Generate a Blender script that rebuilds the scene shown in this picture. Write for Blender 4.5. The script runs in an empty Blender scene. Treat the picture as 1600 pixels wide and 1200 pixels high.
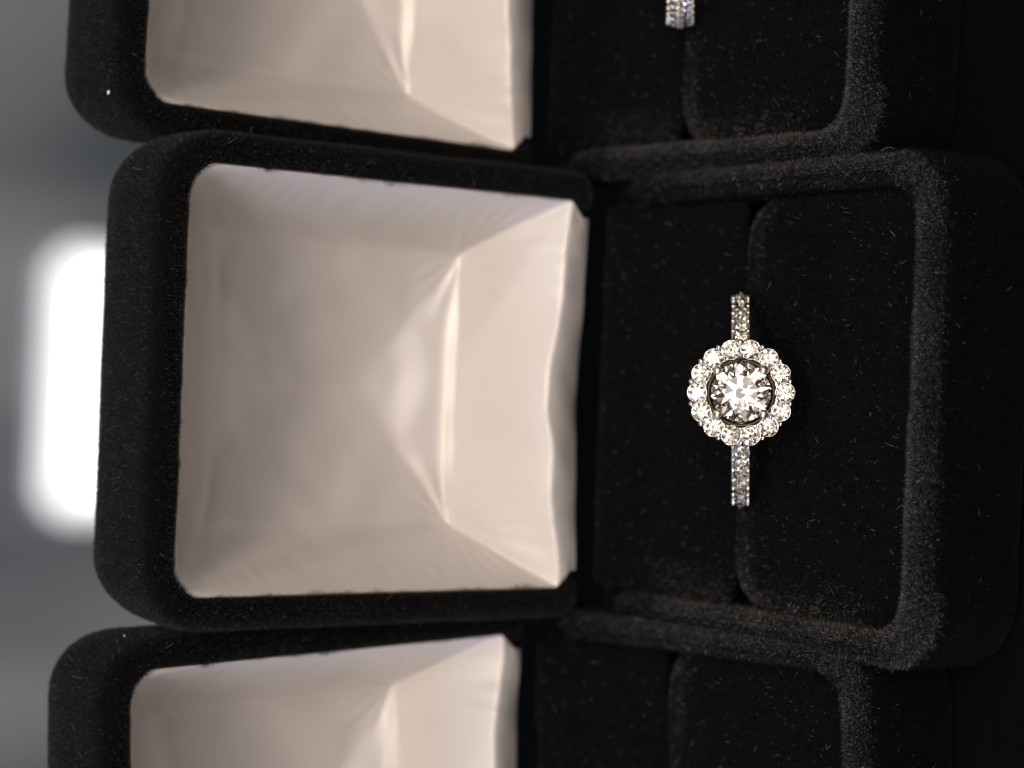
import bpy, bmesh, math, random
import numpy as np
from mathutils import Vector, Matrix, noise

random.seed(7); rng = np.random.default_rng(7)
MM = 0.001
sc = bpy.context.scene
C = sc.collection
R = math.radians

# ------------------------------------------------------------------ camera
ELEV, ROLL, FPX = R(36.2), R(2.3), 3400.0          # photograph 1600 px wide; phone held upright, picture lies on its side
fwd = Vector((0, math.cos(ELEV), -math.sin(ELEV)))
down = Vector((0, -math.sin(ELEV), -math.cos(ELEV)))
X = Vector((1, 0, 0))
right_ax = down*math.cos(ROLL) + X*math.sin(ROLL)
up_ax = -(down*math.sin(ROLL) - X*math.cos(ROLL))
cam_pos = -252.0*fwd - 9.26*down + X*0.9
cd = bpy.data.cameras.new('camera'); cam = bpy.data.objects.new('camera', cd); C.objects.link(cam)
m = Matrix((right_ax, up_ax, -fwd)).transposed().to_4x4(); m.translation = cam_pos*MM
cam.matrix_world = m
cd.sensor_width = 36; cd.lens = FPX/1600*36
cd.clip_start = 0.01; cd.clip_end = 50
cd.dof.use_dof = True; cd.dof.focus_distance = 0.2185; cd.dof.aperture_fstop = 18.2; cd.dof.aperture_blades = 0
sc.camera = cam

# ------------------------------------------------------------------ world: dim, even room light
w = bpy.data.worlds.new("World"); sc.world = w; w.use_nodes = True
w.node_tree.nodes['Background'].inputs[0].default_value = (1.0, 0.95, 0.93, 1)
w.node_tree.nodes['Background'].inputs[1].default_value = 0.065

# ------------------------------------------------------------------ lamps, most added for sparkle and fill (all well outside the frame)
def lamp(name, loc, size, watts, col, aim=(0, -20, 15), shape='DISK', size_y=None):
    d = bpy.data.lights.new(name, 'AREA'); d.shape = shape; d.size = size*MM
    if size_y: d.size_y = size_y*MM
    d.energy = watts; d.color = col
    o = bpy.data.objects.new(name, d); C.objects.link(o)
    o.location = Vector(loc)*MM
    o.rotation_euler = (Vector(aim) - Vector(loc)).to_track_quat('-Z', 'Y').to_euler()
    return o
WARM = (1.0, 0.84, 0.66)
lamp('key_panel', (80, -500, 860), 380, 3.85, WARM, shape='RECTANGLE', size_y=150)
lamp('sparkle_spot', (430, -260, 900), 45, 1.1, (1, .87, .70))  # unseen small lamp added for sparkle in the stones, like its namesakes below
lamp('sparkle_spot', (-380, -420, 950), 45, 0.8, (1, .90, .78))
lamp('sparkle_spot', (120, -700, 600), 30, 0.30, (1, .92, .82))
lamp('sparkle_spot', (300, -560, 560), 24, 0.30, (1, .95, .9))
lamp('sparkle_spot', (-250, -640, 620), 24, 0.30, (1, .95, .9))
lamp('sparkle_spot', (520, 150, 800), 40, 0.7, (1, .9, .8))
lamp('high_lamp', (0, -120, 1000), 200, 0.9, (1, .88, .74))
lamp('right_fill', (420, -400, 560), 200, 0.30, (1, .90, .82), shape='RECTANGLE', size_y=260)  # unseen softbox added to brighten the stones
lamp('left_fill', (-420, -360, 520), 220, 0.35, (.90, .93, 1), shape='RECTANGLE', size_y=280)  # its cooler counterpart, also an added softbox
lamp('cool_side_lamp', (-760, -70, 380), 240, 3.2, (0.58, 0.67, 1.0))
lamp('sparkle_spot', (210, -640, 880), 70, 0.4, (1, .95, .9))
lamp('sparkle_spot', (-190, -720, 800), 60, 0.3, (1, .95, .9))
lamp('sparkle_spot', (20, -900, 520), 60, 0.16, (1, .95, .92))
lamp('front_bounce', (-330, -820, 560), 360, 0.5, (1, .80, .74), shape='RECTANGLE', size_y=520)  # unseen panels added around the camera side to brighten the diamonds
lamp('front_bounce', (30, -900, 640), 300, 0.70, (1, .93, .86), shape='RECTANGLE', size_y=300)
lamp('front_bounce', (330, -780, 700), 300, 0.62, (1, .90, .80), shape='RECTANGLE', size_y=480)
lamp('front_bounce', (-60, -640, 980), 520, 0.55, (1, .84, .76), shape='RECTANGLE', size_y=180)
lamp('wall_fill', (0, 560, 520), 500, 6.6, (.93, .97, 1.0), aim=(0, 800, -100), shape='RECTANGLE', size_y=60)  # unseen fill lamp added to brighten the wall

sc.view_settings.view_transform = 'Standard'; sc.view_settings.look = 'None'
sc.view_settings.exposure = 0.0; sc.view_settings.gamma = 1.0
sc.render.engine = 'CYCLES'
cy = sc.cycles
cy.max_bounces = 16; cy.transmission_bounces = 16; cy.glossy_bounces = 6; cy.diffuse_bounces = 4
cy.caustics_reflective = False; cy.caustics_refractive = False
cy.sample_clamp_indirect = 12; cy.use_denoising = True
try: cy.denoiser = 'OPENIMAGEDENOISE'
except Exception: pass
try: sc.cycles_curves.shape = 'RIBBONS'
except Exception: pass

# ------------------------------------------------------------------ materials
def mat(name, col, rough=0.5, metal=0.0, **kw):
    mt = bpy.data.materials.new(name); mt.use_nodes = True
    b = mt.node_tree.nodes['Principled BSDF']
    b.inputs['Base Color'].default_value = (*col, 1); b.inputs['Roughness'].default_value = rough
    b.inputs['Metallic'].default_value = metal
    for k, v in kw.items(): b.inputs[k.replace('_', ' ')].default_value = v
    return mt
def bump(mt, scale, strength, dist=0.0001, detail=3, stretch=None):
    nt = mt.node_tree; b = nt.nodes['Principled BSDF']
    tc = nt.nodes.new('ShaderNodeTexCoord'); n = nt.nodes.new('ShaderNodeTexNoise')
    n.inputs['Scale'].default_value = scale; n.inputs['Detail'].default_value = detail
    src = tc.outputs['Object']
    if stretch:
        mp = nt.nodes.new('ShaderNodeMapping'); mp.inputs['Scale'].default_value = stretch
        nt.links.new(src, mp.inputs[0]); src = mp.outputs[0]
    nt.links.new(src, n.inputs['Vector'])
    bp = nt.nodes.new('ShaderNodeBump'); bp.inputs['Strength'].default_value = strength; bp.inputs['Distance'].default_value = dist
    nt.links.new(n.outputs['Fac'], bp.inputs['Height']); nt.links.new(bp.outputs[0], b.inputs['Normal'])
    return n
VELVET = mat('black_velvet_backing', (0.0028, 0.0028, 0.0034), 0.95, Specular_IOR_Level=0.04,
             Sheen_Weight=0.02, Sheen_Roughness=0.5); bump(VELVET, 2500, 0.6, 0.0002)
def pile_mat(k=1.0, nm='velvet_pile_fibre', sp=0.16):
    mt = mat(nm, (0.016, 0.016, 0.0165), 0.5, Specular_IOR_Level=sp)
    nt = mt.node_tree; b = nt.nodes['Principled BSDF']
    hi = nt.nodes.new('ShaderNodeHairInfo'); cr = nt.nodes.new('ShaderNodeValToRGB')
    cr.color_ramp.elements[0].color = (0.006*k, 0.006*k, 0.0066*k, 1); cr.color_ramp.elements[1].color = (0.11*k, 0.11*k, 0.108*k, 1)
    for ps, cl in ((0.70, 0.013), (0.92, 0.030)):
        e = cr.color_ramp.elements.new(ps); e.color = (cl*k, cl*k, cl*k*1.04, 1)
    nt.links.new(hi.outputs['Random'], cr.inputs[0]); nt.links.new(cr.outputs[0], b.inputs['Base Color'])
    return mt
PILE = pile_mat(1.15)
PILE_DARK = pile_mat(0.3, 'darker_black_pile_fibre', 0.07)  # same fibre in a darker tone, for base and cushions
PILE_SHEEN = pile_mat(4.8, 'sheen_pile_fibre')  # paler fibre colour stands in for the lit sheen of the velvet
LINT = mat('pale_lint', (0.22, 0.215, 0.20), 0.6)
SATIN = mat('ivory_satin', (0.665, 0.62, 0.605), 0.27, Specular_IOR_Level=0.7, Sheen_Weight=0.15, Sheen_Roughness=0.4)
bump(SATIN, 900, 0.08, 0.0001, 2, (3.0, 3.0, 0.3))
CARD = mat('tan_card_edge', (0.16, 0.12, 0.065), 0.7)
GOLD = mat('white_gold', (0.86, 0.84, 0.79), 0.18, 1.0)
PRONG = mat('polished_prong_gold', (0.9, 0.84, 0.70), 0.36, 1.0)
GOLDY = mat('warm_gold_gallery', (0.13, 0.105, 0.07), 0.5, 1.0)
def diamond_mat():
    mt = bpy.data.materials.new('diamond'); mt.use_nodes = True; nt = mt.node_tree
    nt.nodes.remove(nt.nodes['Principled BSDF'])
    g = nt.nodes.new('ShaderNodeBsdfGlass'); g.inputs['IOR'].default_value = 2.417; g.inputs['Roughness'].default_value = 0.0
    g.inputs['Color'].default_value = (1.0, 0.985, 0.965, 1)
    nt.links.new(g.outputs[0], nt.nodes['Material Output'].inputs[0])
    return mt
DIAMOND = diamond_mat()
CLOTH = mat('black_display_cloth', (0.0025, 0.0025, 0.003), 0.9, Specular_IOR_Level=0.02); bump(CLOTH, 3000, 0.4, 0.0001)
WALL = mat('grey_wall', (0.20, 0.21, 0.22), 0.8)
def wall_nodes():
    nt = WALL.node_tree; b = nt.nodes['Principled BSDF']
    tc = nt.nodes.new('ShaderNodeTexCoord'); n = nt.nodes.new('ShaderNodeTexNoise'); mp = nt.nodes.new('ShaderNodeMapping')
    mp.inputs['Scale'].default_value = (14, 1, 4); n.inputs['Scale'].default_value = 1.0; n.inputs['Detail'].default_value = 1
    cr = nt.nodes.new('ShaderNodeValToRGB')
    cr.color_ramp.elements[0].position = .3; cr.color_ramp.elements[1].position = .7
    cr.color_ramp.elements[0].color = (0.075, 0.088, 0.098, 1); cr.color_ramp.elements[1].color = (0.25, 0.257, 0.26, 1)
    nt.links.new(tc.outputs['Object'], mp.inputs[0]); nt.links.new(mp.outputs[0], n.inputs['Vector'])
    nt.links.new(n.outputs['Fac'], cr.inputs[0]); nt.links.new(cr.outputs[0], b.inputs['Base Color'])
wall_nodes()
def emis(name, col, s):
    mt = mat(name, (0.8, 0.8, 0.8)); b = mt.node_tree.nodes['Principled BSDF']
    b.inputs['Emission Color'].default_value = (*col, 1); b.inputs['Emission Strength'].default_value = s
    return mt
GLOW = emis('glowing_panel', (0.95, 0.97, 1.0), 1.7)
FRAME = mat('grey_frame', (0.3, 0.31, 0.33), 0.5)

# ------------------------------------------------------------------ helpers (lengths in millimetres)
def obj(name, verts, faces, material, parent=None, smooth=True, kind=None):
    me = bpy.data.meshes.new(name); me.from_pydata([(v[0]*MM, v[1]*MM, v[2]*MM) for v in verts], [], faces)
    me.materials.append(material); me.update()
    bm = bmesh.new(); bm.from_mesh(me); bmesh.ops.recalc_face_normals(bm, faces=bm.faces); bm.to_mesh(me); bm.free()
    if smooth: me.shade_smooth()
    o = bpy.data.objects.new(name, me); C.objects.link(o); o.parent = parent
    if kind: o['kind'] = kind
    return o
def thing(name, label, cat, loc=(0, 0, 0), rot=(0, 0, 0), group=None):
    o = bpy.data.objects.new(name, None); C.objects.link(o); o.empty_display_size = 0.01
    o.location = Vector(loc)*MM; o.rotation_euler = rot
    o['label'] = label; o['category'] = cat
    if group: o['group'] = group
    return o
def rrect(x0, x1, y0, y1, rs, n=7, seg=1.6):
    """rounded rectangle loop; rs = radii at (x1,y1),(x0,y1),(x0,y0),(x1,y0); edges cut to a fixed number of points"""
    pts = []
    cs = [(x1, y1, 0), (x0, y1, 90), (x0, y0, 180), (x1, y0, 270)]
    arcs = []
    for (cx, cy_, a0), r in zip(cs, rs):
        r = max(r, 0.02)
        ox = cx - r if cx == x1 else cx + r; oy = cy_ - r if cy_ == y1 else cy_ + r
        arcs.append([(ox + r*math.cos(R(a0 + 90*i/n)), oy + r*math.sin(R(a0 + 90*i/n))) for i in range(n+1)])
    NE = 26
    for k in range(4):
        pts += arcs[k]
        a = arcs[k][-1]; b = arcs[(k+1) % 4][0]
        pts += [(a[0] + (b[0]-a[0])*i/NE, a[1] + (b[1]-a[1])*i/NE) for i in range(1, NE)]
    return pts
def loft(loops, cap0=True, cap1=True):
    V, F = [], []; n = len(loops[0])
    for lp in loops: V += lp
    for j in range(len(loops)-1):
        for i in range(n):
            a = j*n+i; b = j*n+(i+1) % n
            F.append((a, b, b+n, a+n))
    if cap0: F.append(tuple(range(n))[::-1])
    if cap1: F.append(tuple(range((len(loops)-1)*n, len(loops)*n)))
    return V, F
def arc_profile(pts):  # list of (inset, height)
    return pts
def wob(v, amp, sc_, seed=0.0):
    n = noise.noise_vector(Vector((v[0]*sc_+seed, v[1]*sc_, v[2]*sc_)))
    return (v[0]+n.x*amp, v[1]+n.y*amp, v[2]+n.z*amp)

def pile(name, src, dens, length, lean, spread, rad, parent, keep=None, material=None, seed=1, kind='stuff', npts=3):
    """short standing fibres grown from the triangles of src, as one curves object"""
    r = np.random.default_rng(seed)
    me = src.data; me.calc_loop_triangles()
    nt = len(me.loop_triangles); nv = len(me.vertices)
    co = np.empty(nv*3); me.vertices.foreach_get('co', co); co = co.reshape(-1, 3)
    no = np.empty(nv*3); me.vertices.foreach_get('normal', no); no = no.reshape(-1, 3)
    tr = np.empty(nt*3, dtype=np.int32); me.loop_triangles.foreach_get('vertices', tr); tr = tr.reshape(-1, 3)
    a, b, c = co[tr[:, 0]], co[tr[:, 1]], co[tr[:, 2]]
    area = np.linalg.norm(np.cross(b-a, c-a), axis=1)*0.5*1e6
    cen = (a+b+c)/3*1000; fn = np.cross(b-a, c-a); fn /= np.linalg.norm(fn, axis=1)[:, None] + 1e-20
    wgt = area * (keep(cen, fn) if keep is not None else 1.0)
    N = int(wgt.sum()*dens)
    t = r.choice(nt, N, p=wgt/wgt.sum())
    u = r.random(N); v = r.random(N); f = u+v > 1; u[f] = 1-u[f]; v[f] = 1-v[f]
    p = a[t] + (b[t]-a[t])*u[:, None] + (c[t]-a[t])*v[:, None]
    nn = no[tr[t, 0]]*(1-u-v)[:, None] + no[tr[t, 1]]*u[:, None] + no[tr[t, 2]]*v[:, None]
    nn /= np.linalg.norm(nn, axis=1)[:, None] + 1e-9
    # patchy lean, so that the nap looks brushed this way and that
    ph = np.sin(p[:, 0]*420+1.3*seed)*np.cos(p[:, 1]*510+p[:, 2]*380)
    d = nn + np.asarray(lean)[None, :] + r.normal(0, spread, (N, 3)) + np.stack([ph*.12, np.roll(ph, 7)*0, ph*.08], 1)
    d /= np.linalg.norm(d, axis=1)[:, None]
    L = length*MM*(0.55 + 0.75*r.random(N))[:, None]
    bend = r.normal(0, spread*0.9, (N, 3))
    if npts > 3: bend *= 1.8; L = L*np.minimum(np.exp(r.normal(-.1, .4, (N, 1))), 1.5)
    P = np.empty((N, npts, 3))
    for k in range(npts):
        s = k/(npts-1)
        P[:, k] = p + d*L*s + bend*L*0.5*s*s
    hc = bpy.data.hair_curves.new(name); hc.add_curves([npts]*N)
    hc.position_data.foreach_set('vector', P.astype(np.float32).ravel())
    ra = hc.attributes.get('radius') or hc.attributes.new('radius', 'FLOAT', 'POINT')
    rr = np.tile(np.linspace(1.0, 0.45, npts), N).astype(np.float32)*rad*MM
    ra.data.foreach_set('value', rr)
    hc.materials.append(material or PILE)
    o = bpy.data.objects.new(name, hc); C.objects.link(o); o.parent = parent; o['kind'] = kind
    return o

# ------------------------------------------------------------------ ring box
HW, BD, BH, LH = 25.65, 53.2, 14.2, 56.1         # half width, base depth, base height, lid height
def base_mesh():
    prof = [(2.0, -BH), (0.7, -BH+.35), (0.1, -BH+1.4), (0.0, -BH+3), (0, -7), (0, -3.2), (0.05, -1.9), (0.3, -1.0), (0.8, -0.35), (1.5, -0.03),
            (2.4, 0.05), (3.2, -0.2), (3.9, -0.75), (4.25, -1.5), (4.4, -3), (4.4, -11.0)]
    loops = []
    for ins, z in prof:
        r = 6.6-ins*.55
        ix = ins*(1-.2*min(ins/3, 1))
        lp = rrect(-HW+ix, HW-ix, -BD+ins, -0.35-ins*.3, (2.0, 2.0, r, r))
        L = []
        for x, y in lp:                              # the rim sinks away towards the hinge
            q = min(max((y+7)/5, 0), 1); q = q*q*(3-2*q)
            L.append(wob((x, y, z - (2.5*q if z > -4 else 0)), 0.14, 0.16, 3))
        loops.append(L)
    return loft(loops)
def lid_mesh():
    prof = [(9.5, 20.2), (6.5, 19.7), (3.8, 18.0), (1.8, 15.4), (0.7, 13.0), (0.15, 10.0), (0, 7), (0, 4), (0.0, 2.0), (0.25, .8), (0.8, .2), (1.4, 0.0),
            (2.2, 0.0), (2.8, .12), (3.15, .5), (3.3, 1.2), (3.3, 3.0)]
    loops = []
    for ins, t in prof:
        r = max(7.0-ins, 2.4)
        bot = 0.9 if ins < 3 else 0.9
        lp = rrect(-HW+ins, HW-ins, bot + (ins*0.25), LH-ins, (r, r, 1.6, 1.6))
        ww = 0.12 if t > 2 else 0.16
        L = []
        for x, z in lp:
            q = min(max((4.2-z)/1.5, 0), 1)*(1 if abs(x) < HW-4 else 0)
            if ins > 2.7 and z > 40: ww = 0.34
            L.append(wob((x, t + (2.2*q if t < 3 else 0), z), ww, 0.5 if ins > 2 and t < 3 else 0.14, 11))
        loops.append(L)
    return loft(loops, True, False)
def softmin(a, b, k): return 0.5*(a+b - np.sqrt((a-b)**2 + k*k))
def softmax(a, b, k): return 0.5*(a+b + np.sqrt((a-b)**2 + k*k))
def lining_mesh(variant=0):
    nx, ns = 190, 220
    hw = HW-3.38; s0, s1 = 0.5, LH-3.3
    xs = np.linspace(-1, 1, nx); ss = np.linspace(0, 1, ns)
    ss = s0 + (s1-s0)*(0.35*ss**2 + 0.65*ss)
    U, S = np.meshgrid(xs, ss)
    wr = 1 - 0.085*np.clip((3.6-S)/2.0, 0, 1)                 # the roll is a little narrower than the tray
    Xc = U*hw*wr
    D = 12.6; SC = 10.5
    ds = hw - np.abs(Xc); de = s1 - S
    sroll = 3.7 + 2.0*np.cos(Xc/22*1.45)**2 + 0.28*np.sin(Xc*0.42+.6+variant) + 0.45*np.exp(-((Xc+2.5+variant*4)/2.6)**2)
    dh = S - sroll
    tw_s = D/6.4*ds; tw_e = 1.7*de; tw_h = D*dh/(SC-sroll)
    wall = softmin(tw_s, tw_h, 0.22)
    fs, fh, fe = 0.36, 0.56, 0.34; ax = (0, .22, -.16)[variant]      # the cloth is pulled a little differently in each lid
    fl_s = D + fs*(ds-6.4)*(1+ax*np.sign(Xc)*np.clip(abs(Xc)/4, 0, 1)); fl_h = D + fh*(S-SC); fl_e = D + fe*((s1-6.5)-S)
    kk = 0.10 + 0.03*np.clip(S-11, 0, 14) + 0.16*np.clip(S-16, 0, 7)
    floor = softmin(softmin(fl_s, fl_h, kk), fl_e, 1.6)
    k = 0.45 + 0.055*np.clip(S-12, 0, 40)
    t = softmin(softmin(wall, floor, k), tw_e, 5.0)
    lip = -0.10 - 0.42*(S - sroll) - 0.05
    lip = np.minimum(lip, 1.1)
    q = np.clip(sroll-S, 0, 9); t = softmax(t, -0.25 + 0.03*q + 0.055*q*q, 0.3)
    # soft pulls and wrinkles in the cloth
    W = np.zeros_like(t)
    for (cx, cs, an, wl, am, sx, sy) in [(-9, 22, 0.9, 7.5, .16, 9, 9), (8, 25, -0.8, 8.5, .13, 8, 9), (0, 38, 0.1, 9, .12, 12, 8),
                                         (0, 15, 1.5, 6, .10, 9, 4), (10-7*variant, 33, .6, 7.5, .09, 6, 8), (-11+8*variant, 30+3*variant, -.7, 8, .10, 6, 8), (3, 5.5, 1.57, 9, .12, 14, 2.5)]:
        ca, sa = math.cos(an), math.sin(an)
        W += am*np.sin(((Xc-cx)*ca + (S-cs)*sa)*2*math.pi/wl)*np.exp(-((Xc-cx)/sx)**2 - ((S-cs)/sy)**2)
    pleat = 0.5*np.exp(-((S-SC-0.1)/(0.32+0.35*np.cos(np.clip(Xc/15.5, -1, 1)*1.5)))**2)*np.clip(np.cos(np.clip(Xc/15.5, -1, 1)*1.55), 0, 1)**.8
    t = t - pleat
    wr_ = np.random.default_rng(40+variant)
    for _ in range(8):
        an = wr_.uniform(0, math.pi); wl = wr_.uniform(4, 11)
        W += wl*.0035*np.sin((Xc*math.cos(an)+S*math.sin(an))*2*math.pi/wl + wr_.uniform(0, 6))
    for sx_ in (-1, 1):                          # small pulls running out of the two tucked corners, and puckers along the borders
        dx = Xc - sx_*15.7; dy = S - SC; rr_ = np.hypot(dx, dy); an_ = np.arctan2(dy, -sx_*dx)
        W += 0.11*np.sin(an_*15+variant+sx_)*np.exp(-((rr_-3.5)/3.6)**2)*np.clip(rr_/2, 0, 1)
        W += 0.05*np.sin(S*2.1+2*np.sin(S*.31)+sx_)*np.exp(-((ds-1.6)/1.6)**2)*(Xc*sx_ > 0)
    W += 0.07*np.sin(Xc*1.25+1.5*np.sin(Xc*.33+variant))*np.exp(-((de-3)/3.0)**2) + 0.06*np.sin(Xc*1.0+1.8*np.sin(Xc*.4))*np.exp(-((S-sroll-1.6)/1.5)**2)
    edge = np.clip(ds/2, 0, 1)*np.clip(de/2, 0, 1)
    t = t + W*edge
    # rounded corners at the far end: pull the border in
    V = []
    for j in range(ns):
        for i in range(nx):
            x, s, d = Xc[j, i], S[j, i], t[j, i]
            V.append((x, d + 0.75, s))
    F = [(j*nx+i, j*nx+i+1, (j+1)*nx+i+1, (j+1)*nx+i) for j in range(ns-1) for i in range(nx-1)]
    return V, F
def card_mesh():
    loops = []
    for ins, t in [(3.28, 0.6), (3.26, 0.45), (3.38, 0.40), (3.42, 0.7)]:
        lp = rrect(-HW+ins, HW-ins, 3.6, LH-ins, (2.4, 2.4, .3, .3))
        loops.append([(x, t + (2.5 if z < 5 else 0), z) for x, z in lp])
    return loft(loops, False, False)

SL = 1/math.tan(R(42))      # the slot leans back as the ring does
def cushion_mesh(y0, y1, rr, shear_front, shear_back, zt=-1.15, puff=0.5, rc=1.3):
    """y0 front, y1 back; rr radii front and back"""
    loops = []
    prof = [(0.6, -9.5), (0, -8.5), (0, -5), (0, -2.6), (0.12, -1.9), (0.4, -1.25), (0.85, -0.8), (1.5, -0.45), (2.6, -0.2), (4.5, -0.02), (7, 0.12), (9.5, .2)]
    x = HW-3.5
    for ins, z in prof:
        i2 = ins*rc/1.3
        rf = max(rr[0]-i2, .5); rb = max(rr[1]-i2, .5)
        lp = rrect(-x+i2, x-i2, y0+i2, y1-i2, (rb, rb, rf, rf))
        L = []
        for px, py in lp:
            zz = zt + z
            f = (py-y0)/(y1-y0)
            sh = (shear_front*(1-f) + shear_back*f)*(-z)*SL*0.9 if z < -0.8 else 0
            if y1 > -3:                              # the rear pad climbs to meet the lining at the hinge
                q = min(max((py+9)/8, 0), 1); zz += 1.9*q*q*(3-2*q)*(1 if z > -3 else 0)
            L.append(wob((px, py + sh, zz), 0.20, 0.20, 20+y0))
        loops.append(L)
    return loft(loops)

def front_keep(cen, fn):       # velvet that can be seen from in front and above, or from a step to the side
    return np.where((fn @ np.array([0, -0.75, 0.66])) > -0.45, 1.0, 0.0)

def make_box(label, loc, rot, group):
    t = thing('ring_box', label, 'ring box', loc, rot, group)
    b = obj('base', *base_mesh(), VELVET, t)
    def seen(c, n):
        return ((n[:, 2] > -0.2) & (c[:, 2] > -13.5) & ~((c[:, 2] < -3.2) & (n[:, 1]*(c[:, 1]+26) < 0.0) & (abs(n[:, 1]) > .5))
                & ~((c[:, 2] < -3.2) & (n[:, 0]*c[:, 0] < 0) & (abs(n[:, 0]) > .5)) & (c[:, 1] < -0.5))
    def crown(c):
        ed = np.minimum(HW-abs(c[:, 0]), c[:, 1]+BD)
        return np.clip((c[:, 2]+1.5+1.2*(c[:, 0] < -18))/1.2, 0, 1)*np.clip((4.0+.5*(c[:, 0] < 0)-ed)/(1.2-.6*(c[:, 0] < 0)), 0, 1)*np.clip((-4-c[:, 1])/16, 0, 1)**.8
    pile('velvet_pile', b, 70, 0.30, (0, 0, 0), 0.33, 0.0115, b, keep=lambda c, n: seen(c, n)*(1-.75*crown(c)), seed=1, material=PILE_DARK)
    def rim_sheen(c, n):  # sheen painted with pale fibres: denser on light-facing sides, fading to the hinge
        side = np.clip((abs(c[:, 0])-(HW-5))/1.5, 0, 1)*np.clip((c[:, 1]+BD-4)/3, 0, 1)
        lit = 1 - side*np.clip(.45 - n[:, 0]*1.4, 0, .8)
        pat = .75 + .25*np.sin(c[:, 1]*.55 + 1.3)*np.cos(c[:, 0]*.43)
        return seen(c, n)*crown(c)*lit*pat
    pile('sheen_rim_pile', b, 120, 0.30, (0, -.1, .1), 0.55, 0.0105, b, keep=rim_sheen, seed=5, material=PILE_SHEEN)
    l = obj('lid', *lid_mesh(), VELVET, t)
    pile('velvet_pile', l, 70, 0.32, (0, 0, 0), 0.33, 0.0115, l,
         keep=lambda c, n: ((c[:, 1] < 17) & (n[:, 1] < 0.85) & (c[:, 2] > 1)).astype(float), seed=2)
    obj('lining_edge', *card_mesh(), CARD, t)
    obj('satin_lining', *lining_mesh(), SATIN, t)
    cu = obj('front_cushion', *cushion_mesh(-BD+4.5, -24.3, (4.0, 5.8), 0.0, 1.0), VELVET, t)
    pile('velvet_pile', cu, 65, 0.30, (0.05, 0.05, 0), 0.35, 0.0115, cu, material=PILE_DARK, keep=lambda c, n: ((n[:, 2] > .1) | (c[:, 2] > -3.5)).astype(float), seed=3)
    pile('sheen_edge_pile', cu, 45, 0.30, (0, .2, 0), 0.5, 0.0105, cu, material=PILE_SHEEN, seed=8,
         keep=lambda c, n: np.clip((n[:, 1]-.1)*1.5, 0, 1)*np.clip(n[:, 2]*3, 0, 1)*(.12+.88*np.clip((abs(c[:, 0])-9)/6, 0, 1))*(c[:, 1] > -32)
         + .7*np.clip((-c[:, 0]-(HW-7.5))/2.5, 0, 1)*np.clip((c[:, 1]+46)/8, 0, 1)*(n[:, 2] > .1))  # pale fibres paint the sheen along the front cushion's edges
    cr = obj('rear_cushion', *cushion_mesh(-23.9, -0.3, (1.0, 1.5), 1.0, 0.0, zt=-1.6), VELVET, t)
    pile('velvet_pile', cr, 65, 0.30, (0, 0.1, 0), 0.35, 0.0115, cr, material=PILE_DARK, keep=lambda c, n: ((n[:, 2] > .1) | (c[:, 2] > -4)).astype(float), seed=4)
    pile('sheen_edge_pile', cr, 45, 0.30, (0, .2, 0), 0.5, 0.0105, cr, material=PILE_SHEEN, seed=9,
         keep=lambda c, n: .6*np.clip((-c[:, 0]-(HW-9))/4, 0, 1)*np.clip((-5-c[:, 1])/10, 0, 1)*(n[:, 2] > .1))  # pale fibres paint the sheen on one side of the rear cushion
    for src, dn, sd in ((b, .2, 11), (l, .35, 12), (cu, .9, 13), (cr, .6, 14)):
        o = pile('lint', src, dn, 0.15, (0, 0, 0), 1.6, 0.014, src, material=LINT, seed=sd, npts=5,
                 keep=lambda c, n: (((n[:, 2] > -0.1) | (n[:, 1] < -.3)) & (c[:, 2] > -9)).astype(float))
    return t
def copy_tree(o, parent=None):
    c = o.copy(); C.objects.link(c); c.parent = parent
    for ch in list(o.children): copy_tree(ch, c)
    return c
BG = 'open black velvet ring boxes side by side'
box = make_box('open black velvet ring box in the middle, holding the round halo diamond ring', (0, 0, 0), (0, 0, 0), BG)
def relined(t, variant):                        # its own satin, so that the folds differ from box to box
    for c in t.children:
        if c.name.startswith('satin_lining'):
            o = obj('satin_lining', *lining_mesh(variant), SATIN, t); bpy.data.objects.remove(c); break
upper = copy_tree(box); upper.location = Vector((50.9, 10.8, .6))*MM; upper.rotation_euler = (R(1.6), R(0.6), R(-0.6))
upper['label'] = 'open black velvet ring box at the top edge, holding a double row diamond ring'
relined(upper, 1)
def shift_slot(t, k):                          # the slot does not sit at quite the same place in every box
    for c in t.children:
        if c.name.startswith('front_cushion'): c.scale.y = k; c.location.y = (-BD+4.5)*(1-k)*MM
        if c.name.startswith('rear_cushion'): c.scale.y = 1-(k-1)
shift_slot(upper, 1.025)
lower = copy_tree(box); relined(lower, 2); shift_slot(lower, 1.06); lower.location = Vector((-50.7, 7.5, .8))*MM; lower.rotation_euler = (R(2.4), R(-2.2), R(1.6))
lower['label'] = 'open black velvet ring box at the bottom edge, with no ring in view'

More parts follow.
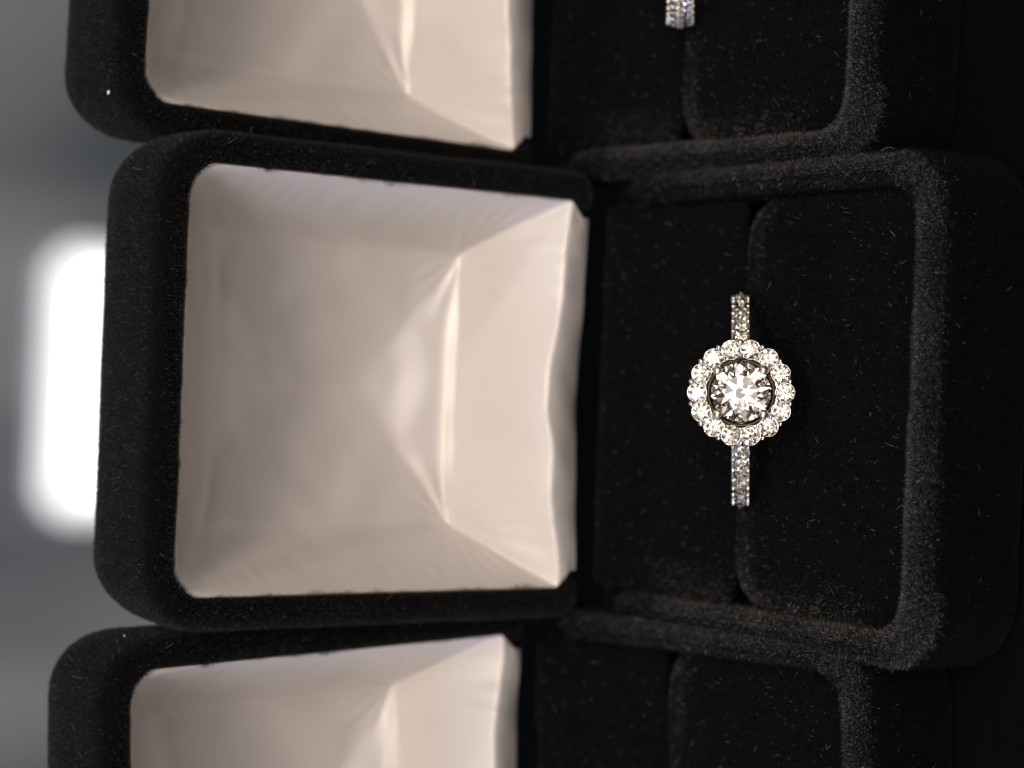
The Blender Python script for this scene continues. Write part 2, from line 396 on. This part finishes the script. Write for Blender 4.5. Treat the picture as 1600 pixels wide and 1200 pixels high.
# ------------------------------------------------------------------ rings
def brilliant(r, table=.56, hc=.31, hp=.86, g=.04):
    A = lambda k: R(k*22.5)
    V = []; F = []
    T = [len(V)+i for i in range(8)]; V += [(table*math.cos(A(2*k)), table*math.sin(A(2*k)), hc) for k in range(8)]
    rm = .78; zm = hc*(1-rm*math.cos(R(22.5)))/(1-table)
    M_ = [8+i for i in range(8)]; V += [(rm*math.cos(A(2*k+1)), rm*math.sin(A(2*k+1)), zm) for k in range(8)]
    G = [16+i for i in range(16)]; V += [(math.cos(A(k)), math.sin(A(k)), 0) for k in range(16)]
    H = [32+i for i in range(16)]; V += [(math.cos(A(k)), math.sin(A(k)), -g) for k in range(16)]
    rp = .25; zp = -g-hp*(1-rp*math.cos(R(22.5)))
    Q = [48+i for i in range(8)]; V += [(rp*math.cos(A(2*k+1)), rp*math.sin(A(2*k+1)), zp) for k in range(8)]
    V.append((0, 0, -g-hp)); cu = 56
    F.append(tuple(T))
    for k in range(8):
        n = (k+1) % 8; p = (k-1) % 8
        F.append((T[k], M_[k], T[n])); F.append((T[k], M_[p], G[2*k], M_[k]))
        F.append((G[2*k], G[2*k+1], M_[k])); F.append((M_[k], G[2*k+1], G[(2*k+2) % 16]))
        F.append((H[2*k], H[2*k+1], Q[k])); F.append((Q[k], H[2*k+1], H[(2*k+2) % 16]))
        F.append((cu, Q[p], H[2*k], Q[k]))
    for k in range(16): n = (k+1) % 16; F.append((G[k], G[n], H[n], H[k]))
    return [(x*r, y*r, z*r) for x, y, z in V], F
def tube(pts, rads, n=10):
    loops = []
    pts = [Vector(p) for p in pts]
    for i, p in enumerate(pts):
        d = (pts[min(i+1, len(pts)-1)] - pts[max(i-1, 0)]).normalized()
        a = d.orthogonal().normalized() if i == 0 else (a - d*a.dot(d)).normalized()
        b = d.cross(a)
        loops.append([tuple(p + (a*math.cos(2*math.pi*k/n) + b*math.sin(2*math.pi*k/n))*rads[i]) for k in range(n)])
    return loft(loops)
def sphere(c, r, n=8, mtop=5, sq=(1, 1, 1)):
    V = []; F = []
    for j in range(1, mtop):
        th = math.pi*j/mtop
        for i in range(n):
            ph = 2*math.pi*i/n
            V.append((c[0]+r*sq[0]*math.sin(th)*math.cos(ph), c[1]+r*sq[1]*math.sin(th)*math.sin(ph), c[2]+r*sq[2]*math.cos(th)))
    t = len(V); V.append((c[0], c[1], c[2]+r*sq[2])); V.append((c[0], c[1], c[2]-r*sq[2]))
    for j in range(mtop-2):
        for i in range(n): F.append((j*n+i, j*n+(i+1) % n, (j+1)*n+(i+1) % n, (j+1)*n+i))
    for i in range(n): F.append((t, (i+1) % n, i)); F.append((t+1, (mtop-2)*n+i, (mtop-2)*n+(i+1) % n))
    return V, F
def merge(parts):
    V, F = [], []
    for v, f in parts:
        o = len(V); V += list(v); F += [tuple(i+o for i in q) for q in f]
    return V, F
def band_mesh(ri, ro, hwid, groove=False):
    # profile in (radius, y); revolved about the ring's axis (y)
    pr = [(ri+.15, -hwid*.8), (ri, -hwid*.4), (ri, hwid*.4), (ri+.15, hwid*.8), (ri+.5, hwid), (ro-.12, hwid), (ro, hwid-.12), (ro, hwid-.16), (ro-.9, hwid-.2)]
    if groove: pr += [(ro-.85, .22), (ro-.05, .12), (ro-.4, 0.0), (ro-.05, -.12), (ro-.85, -.22)]
    pr += [(ro-.9, -hwid+.2), (ro, -hwid+.16), (ro, -hwid+.12), (ro-.12, -hwid), (ri+.5, -hwid)]
    n = 120; V = []; F = []; k = len(pr)
    for i in range(n):
        a = 2*math.pi*i/n
        for r, y in pr: V.append((r*math.sin(a), y, r*math.cos(a)))
    for i in range(n):
        for j in range(k):
            a = i*k+j; b = i*k+(j+1) % k; c = ((i+1) % n)*k+(j+1) % k; d = ((i+1) % n)*k+j
            F.append((a, b, c, d))
    return V, F
def share(name, me, parent, loc, rot):
    o = bpy.data.objects.new(name, me); C.objects.link(o); o.parent = parent
    o.location = Vector(loc)*MM; o.rotation_euler = rot
    return o
HALO_R, NH = 4.42, 14
def halo_plate():
    parts = []
    for k in range(NH):                                  # a thin open collet round every small stone, so light gets under it
        a = 2*math.pi*k/NH; c = (HALO_R*math.sin(a), HALO_R*math.cos(a))
        V, F = [], []; n = 28
        pr = [(.93, .12), (1.02, .10), (1.0, -.3), (.85, -.95), (.70, -.95), (.86, -.3)]
        for i in range(n):
            b = 2*math.pi*i/n
            for r, z in pr: V.append((c[0]+r*math.cos(b), c[1]+r*math.sin(b), z))
        m_ = len(pr)
        for i in range(n):
            for q in range(m_):
                F.append((i*m_+q, i*m_+(q+1) % m_, ((i+1) % n)*m_+(q+1) % m_, ((i+1) % n)*m_+q))
        parts.append((V, F))
    for rr, z, tr in ((3.62, -.05, .13), (3.9, -1.1, .22), (4.9, -1.05, .18)):
        parts.append(tube([(rr*math.cos(2*math.pi*i/64), rr*math.sin(2*math.pi*i/64), z) for i in range(65)], [tr]*65, 8))
    return merge(parts)
def shift(vf, dz): return [(x, y, z+dz) for x, y, z in vf[0]], vf[1]

def halo_ring(label, loc, head, tilt=0.0, yaw=0.0):
    t = thing('diamond_ring', label, 'ring', loc)
    zc = Vector(head).normalized(); xc = Vector((1, 0, 0)); xc = (xc - zc*xc.dot(zc)).normalized(); yc = zc.cross(xc)
    mrot = Matrix((xc, yc, zc)).transposed()
    mrot = mrot @ Matrix.Rotation(R(yaw), 3, 'Z') @ Matrix.Rotation(tilt, 3, 'Y')
    t.rotation_euler = mrot.to_euler()
    obj('band', *band_mesh(9.5, 10.8, 0.96), GOLD, t)
    zh = 12.6
    obj('halo_setting', *shift(halo_plate(), zh), GOLD, t)
    # gallery under the centre stone, with four legs to the band
    g = []
    for rr, z, tr in ((3.30, zh-.55, .17), (2.5, zh-1.9, .28)):
        g.append(tube([(rr*math.cos(2*math.pi*i/48), rr*math.sin(2*math.pi*i/48), z) for i in range(49)], [tr]*49, 8))
    for s in (-1, 1):
        for q in (-1, 1):
            g.append(tube([(s*3.0, q*.55, 10.3), (s*3.3, q*1.2, 11.2), (s*3.6, q*1.8, zh-.6)], [.35, .3, .25], 8))
    obj('gallery', *merge(g), GOLDY, t)
    zs = zh+.62; rs = 3.04
    cv, cf = brilliant(rs)
    me = obj('centre_diamond', cv, cf, DIAMOND, t, smooth=False); me.location = (0, 0, zs*MM); me.rotation_euler = (R(1.2), R(-1.0), R(9))
    for k in range(4):
        a = R(45+90*k + (2, -2, 1, -1)[k]); ca, sa = math.cos(a), math.sin(a)
        p = tube([(ca*2.4, sa*2.4, zh-2), (ca*3.0, sa*3.0, zh-.6), (ca*3.28, sa*3.28, zs-.1), (ca*3.24, sa*3.24, zs+.30), (ca*3.02, sa*3.02, zs+.56), (ca*2.78, sa*2.78, zs+.52)],
                 [.30, .30, .38, .48, .48, .2], 10)
        obj('prong', *p, PRONG, t)
    sv, sf = brilliant(0.93); hm = obj('halo_diamond', sv, sf, DIAMOND, t, smooth=False)
    beads = []
    for k in range(NH):
        a = 2*math.pi*k/NH
        p = (HALO_R*math.sin(a), HALO_R*math.cos(a), zh+.20)
        rot = (random.uniform(-.10, .10)-.06*math.cos(a), random.uniform(-.10, .10)+.06*math.sin(a), random.uniform(0, 3))
        if k == 0: hm.location = Vector(p)*MM; hm.rotation_euler = rot
        else: share('halo_diamond', hm.data, t, p, rot)
        b = 2*math.pi*(k+.5)/NH
        beads.append(sphere((5.08*math.sin(b), 5.08*math.cos(b), zh+.22), .30, sq=(1, 1, 1.2)))
        beads.append(sphere((3.78*math.sin(b), 3.78*math.cos(b), zh+.24), .20))
    obj('bead_prongs', *merge(beads), GOLD, t)
    pv, pf = brilliant(0.70); pm = None; bb = []
    for s in (-1, 1):
        for k in range(10):
            a = s*R(25.5 + 7.6*k); ro = 10.92
            p = (ro*math.sin(a), 0, ro*math.cos(a)); rot = (0, a, random.uniform(0, 3))
            if pm is None:
                pm = obj('band_diamond', pv, pf, DIAMOND, t, smooth=False); pm.location = Vector(p)*MM; pm.rotation_euler = rot
            else: share('band_diamond', pm.data, t, p, rot)
            a2 = a + s*R(3.8)
            for q in (-1, 1): bb.append(sphere((10.98*math.sin(a2), q*.76, 10.98*math.cos(a2)), .27, sq=(1, 1, 1)))
    obj('bead_prongs', *merge(bb), GOLD, t)
    # cut-out galleries: small scalloped walls along both edges of the band
    return t
def pave_ring(label, loc, head):
    t = thing('diamond_ring', label, 'ring', loc)
    zc = Vector(head).normalized(); xc = Vector((1, 0, 0)); yc = zc.cross(xc)
    t.rotation_euler = (Matrix((xc, yc, zc)).transposed() @ Matrix.Rotation(R(2.3), 3, 'Z')).to_euler()
    pr = [(9.4, -1.0), (9.4, 1.0), (9.6, 1.4), (9.9, 1.5), (10.15, 1.42), (9.9, 1.3), (9.7, .75), (10.2, .12), (10.3, 0), (10.2, -.12), (9.7, -.75), (9.9, -1.3), (10.15, -1.42), (9.9, -1.5), (9.6, -1.4)]
    n = 120; V = []; F = []; k_ = len(pr)
    for i in range(n):
        a = 2*math.pi*i/n
        for r, y in pr: V.append((r*math.sin(a), y, r*math.cos(a)))
    for i in range(n):
        for q in range(k_): F.append((i*k_+q, i*k_+(q+1) % k_, ((i+1) % n)*k_+(q+1) % k_, ((i+1) % n)*k_+q))
    obj('band', V, F, GOLD, t)
    pv, pf = brilliant(0.64); pm = None; bb = []
    for s in (-1, 1):
        for row in (-1, 1):
            for k in range(14):
                a = s*R(4 + 7.1*k + (row > 0)*2.4); ro = 10.55
                p = (ro*math.sin(a), row*.74, ro*math.cos(a))
                rot = (Matrix.Rotation(a, 3, 'Y') @ Matrix.Rotation(-row*R(20), 3, 'X') @ Matrix.Rotation(random.uniform(0, 3), 3, 'Z')).to_euler()
                if pm is None:
                    pm = obj('band_diamond', pv, pf, DIAMOND, t, smooth=False); pm.location = Vector(p)*MM; pm.rotation_euler = rot
                else: share('band_diamond', pm.data, t, p, rot)
                a2 = a + s*R(3.55)
                for q, rr, br in ((1.33, 10.32, .27), (.2, 10.66, .2)): bb.append(sphere((rr*math.sin(a2), row*q, rr*math.cos(a2)), br))
    obj('bead_prongs', *merge(bb), PRONG, t)
    return t
rc = Vector((0.15, -25.3, -0.3))
head = (cam_pos - rc); 
halo_ring('white gold ring with round centre diamond in a halo, in the middle box', rc, head, R(3.5), 2.3)
rc2 = Vector((52.1, 10.8-23.6, 0.2))
h2 = cam_pos - rc2; h2.x = 0
pave_ring('wide ring with two rows of small diamonds, in the box at the top edge', rc2, h2)

# ------------------------------------------------------------------ setting
def boxm(x0, x1, y0, y1, z0, z1):
    V = [(x, y, z) for x in (x0, x1) for y in (y0, y1) for z in (z0, z1)]
    return V, [(0, 1, 3, 2), (4, 6, 7, 5), (0, 4, 5, 1), (2, 3, 7, 6), (0, 2, 6, 4), (1, 5, 7, 3)]
tb = obj('tabletop', *boxm(-400, 400, -500, 60, -BH-25, -BH-0.05), CLOTH, smooth=False); tb['kind'] = 'structure'
wl = obj('wall', *boxm(-3000, 3000, 800, 830, -1200, 1600), WALL, smooth=False); wl['kind'] = 'structure'

def at(px, py, Y):
    """point on the plane y=Y seen at photo pixel (px, py)"""
    d = fwd*FPX + right_ax*(px-800) - up_ax*(py-600)
    k = (Y - cam_pos.y)/d.y
    return cam_pos + d*k
p0 = at(74, 374, 795); p1 = at(190, 816, 795)
lp = thing('light_panel', 'glowing white rectangular light panel, blurred, behind the middle ring box', 'light panel', (0, 0, 0))
cx, hwid = (p0.x+p1.x)/2, abs(p0.x-p1.x)/2
zt, zb = p0.z, p0.z-110
def rr_panel(ins, y, r):
    return [(x, y, z) for x, z in rrect(cx-hwid+ins, cx+hwid-ins, zb+ins, zt-ins, (r,)*4)]
obj('diffuser', *loft([rr_panel(9, 799, 20), rr_panel(9, 789, 20), rr_panel(10, 788, 19)]), GLOW, lp, smooth=False)
obj('soft_edge', *loft([rr_panel(3, 799, 22), rr_panel(3, 791, 22), rr_panel(8.9, 790, 20), rr_panel(8.9, 799, 20)], False, False), emis('edge_glow', (.95, .97, 1), .62), lp, smooth=False)  # dimmer emissive ring painting the soft, blurred edge of the glow
obj('outer_soft_edge', *loft([rr_panel(-4, 799, 24), rr_panel(-4, 792, 24), rr_panel(2.9, 791, 22), rr_panel(2.9, 799, 22)], False, False), emis('faint_edge_glow', (.95, .97, 1), .12), lp, smooth=False)  # faintest ring of the painted glow falloff
obj('frame', *loft([rr_panel(-6, 799.5, 26), rr_panel(-6, 794, 26), rr_panel(-4.1, 794, 24), rr_panel(-4.1, 799.5, 24)], False, False), FRAME, lp, smooth=False)

# ------------------------------------------------------------------ loose bits lying on the velvet, set down where a sight line meets it
bpy.context.view_layer.update()
dg = bpy.context.evaluated_depsgraph_get()
def land(px, py):
    d = (fwd*FPX + right_ax*(px-800) - up_ax*(py-600)).normalized()
    hit, loc, nrm, _, ob, _ = sc.ray_cast(dg, cam_pos*MM, d)
    return loc/MM, nrm
def fleck(px, py, r, label, material):
    p, n = land(px, py)
    V, F = sphere((0, 0, 0), r, 7, 5, (1, .8, .6))
    V = [(x+random.uniform(-.2, .2)*r, y+random.uniform(-.2, .2)*r, z+random.uniform(-.2, .2)*r) for x, y, z in V]
    o = obj('fleck', V, F, material, smooth=False); o.location = (p + n*(r*.7+.25))*MM
    o['label'] = label; o['category'] = 'fleck'
CRUMB = mat('white_crumb', (0.8, 0.78, 0.72), 0.3); TAN = mat('yellow_crumb', (0.55, 0.45, 0.2), 0.4)
fleck(175, 143, .24, 'tiny white crumb on the lid edge of the top ring box', CRUMB)
fleck(196, 998, .13, 'tiny yellowish crumb on the lid corner of the bottom ring box', TAN)
FIB = mat('stray_fibre', (0.2, 0.195, 0.18), 0.5)
def fibre(px, py, L, ang, curl, label):
    p, n = land(px, py); n = Vector(n)
    u = Vector((math.cos(ang), 0, 0)) + n.cross(Vector((1, 0, 0)))*math.sin(ang); u = (u - n*u.dot(n)).normalized(); v = n.cross(u)
    pts = []
    for i in range(13):
        s_ = i/12; a = curl*s_
        q = (u*math.sin(a)/curl + v*(1-math.cos(a))/curl)*L
        pts.append(tuple(q + n*(.35 + .6*L*s_*(1-s_))))
    o = obj('stray_fibre', *tube(pts, [.017]*12+[.008], 6), FIB); o.location = p*MM
    o['label'] = label; o['category'] = 'lint'
fibre(393, 197, 1.2, 1.9, 2.2, 'curled pale fibre between the lids of the top and middle boxes')
fibre(1398, 238, 1.4, 1.5, 1.2, 'thin fibre sticking up at the front corner of the middle box rim')
fibre(1402, 371, 0.9, 0.3, 0.9, 'short grey fibre on the front cushion beside the rim of the middle box')
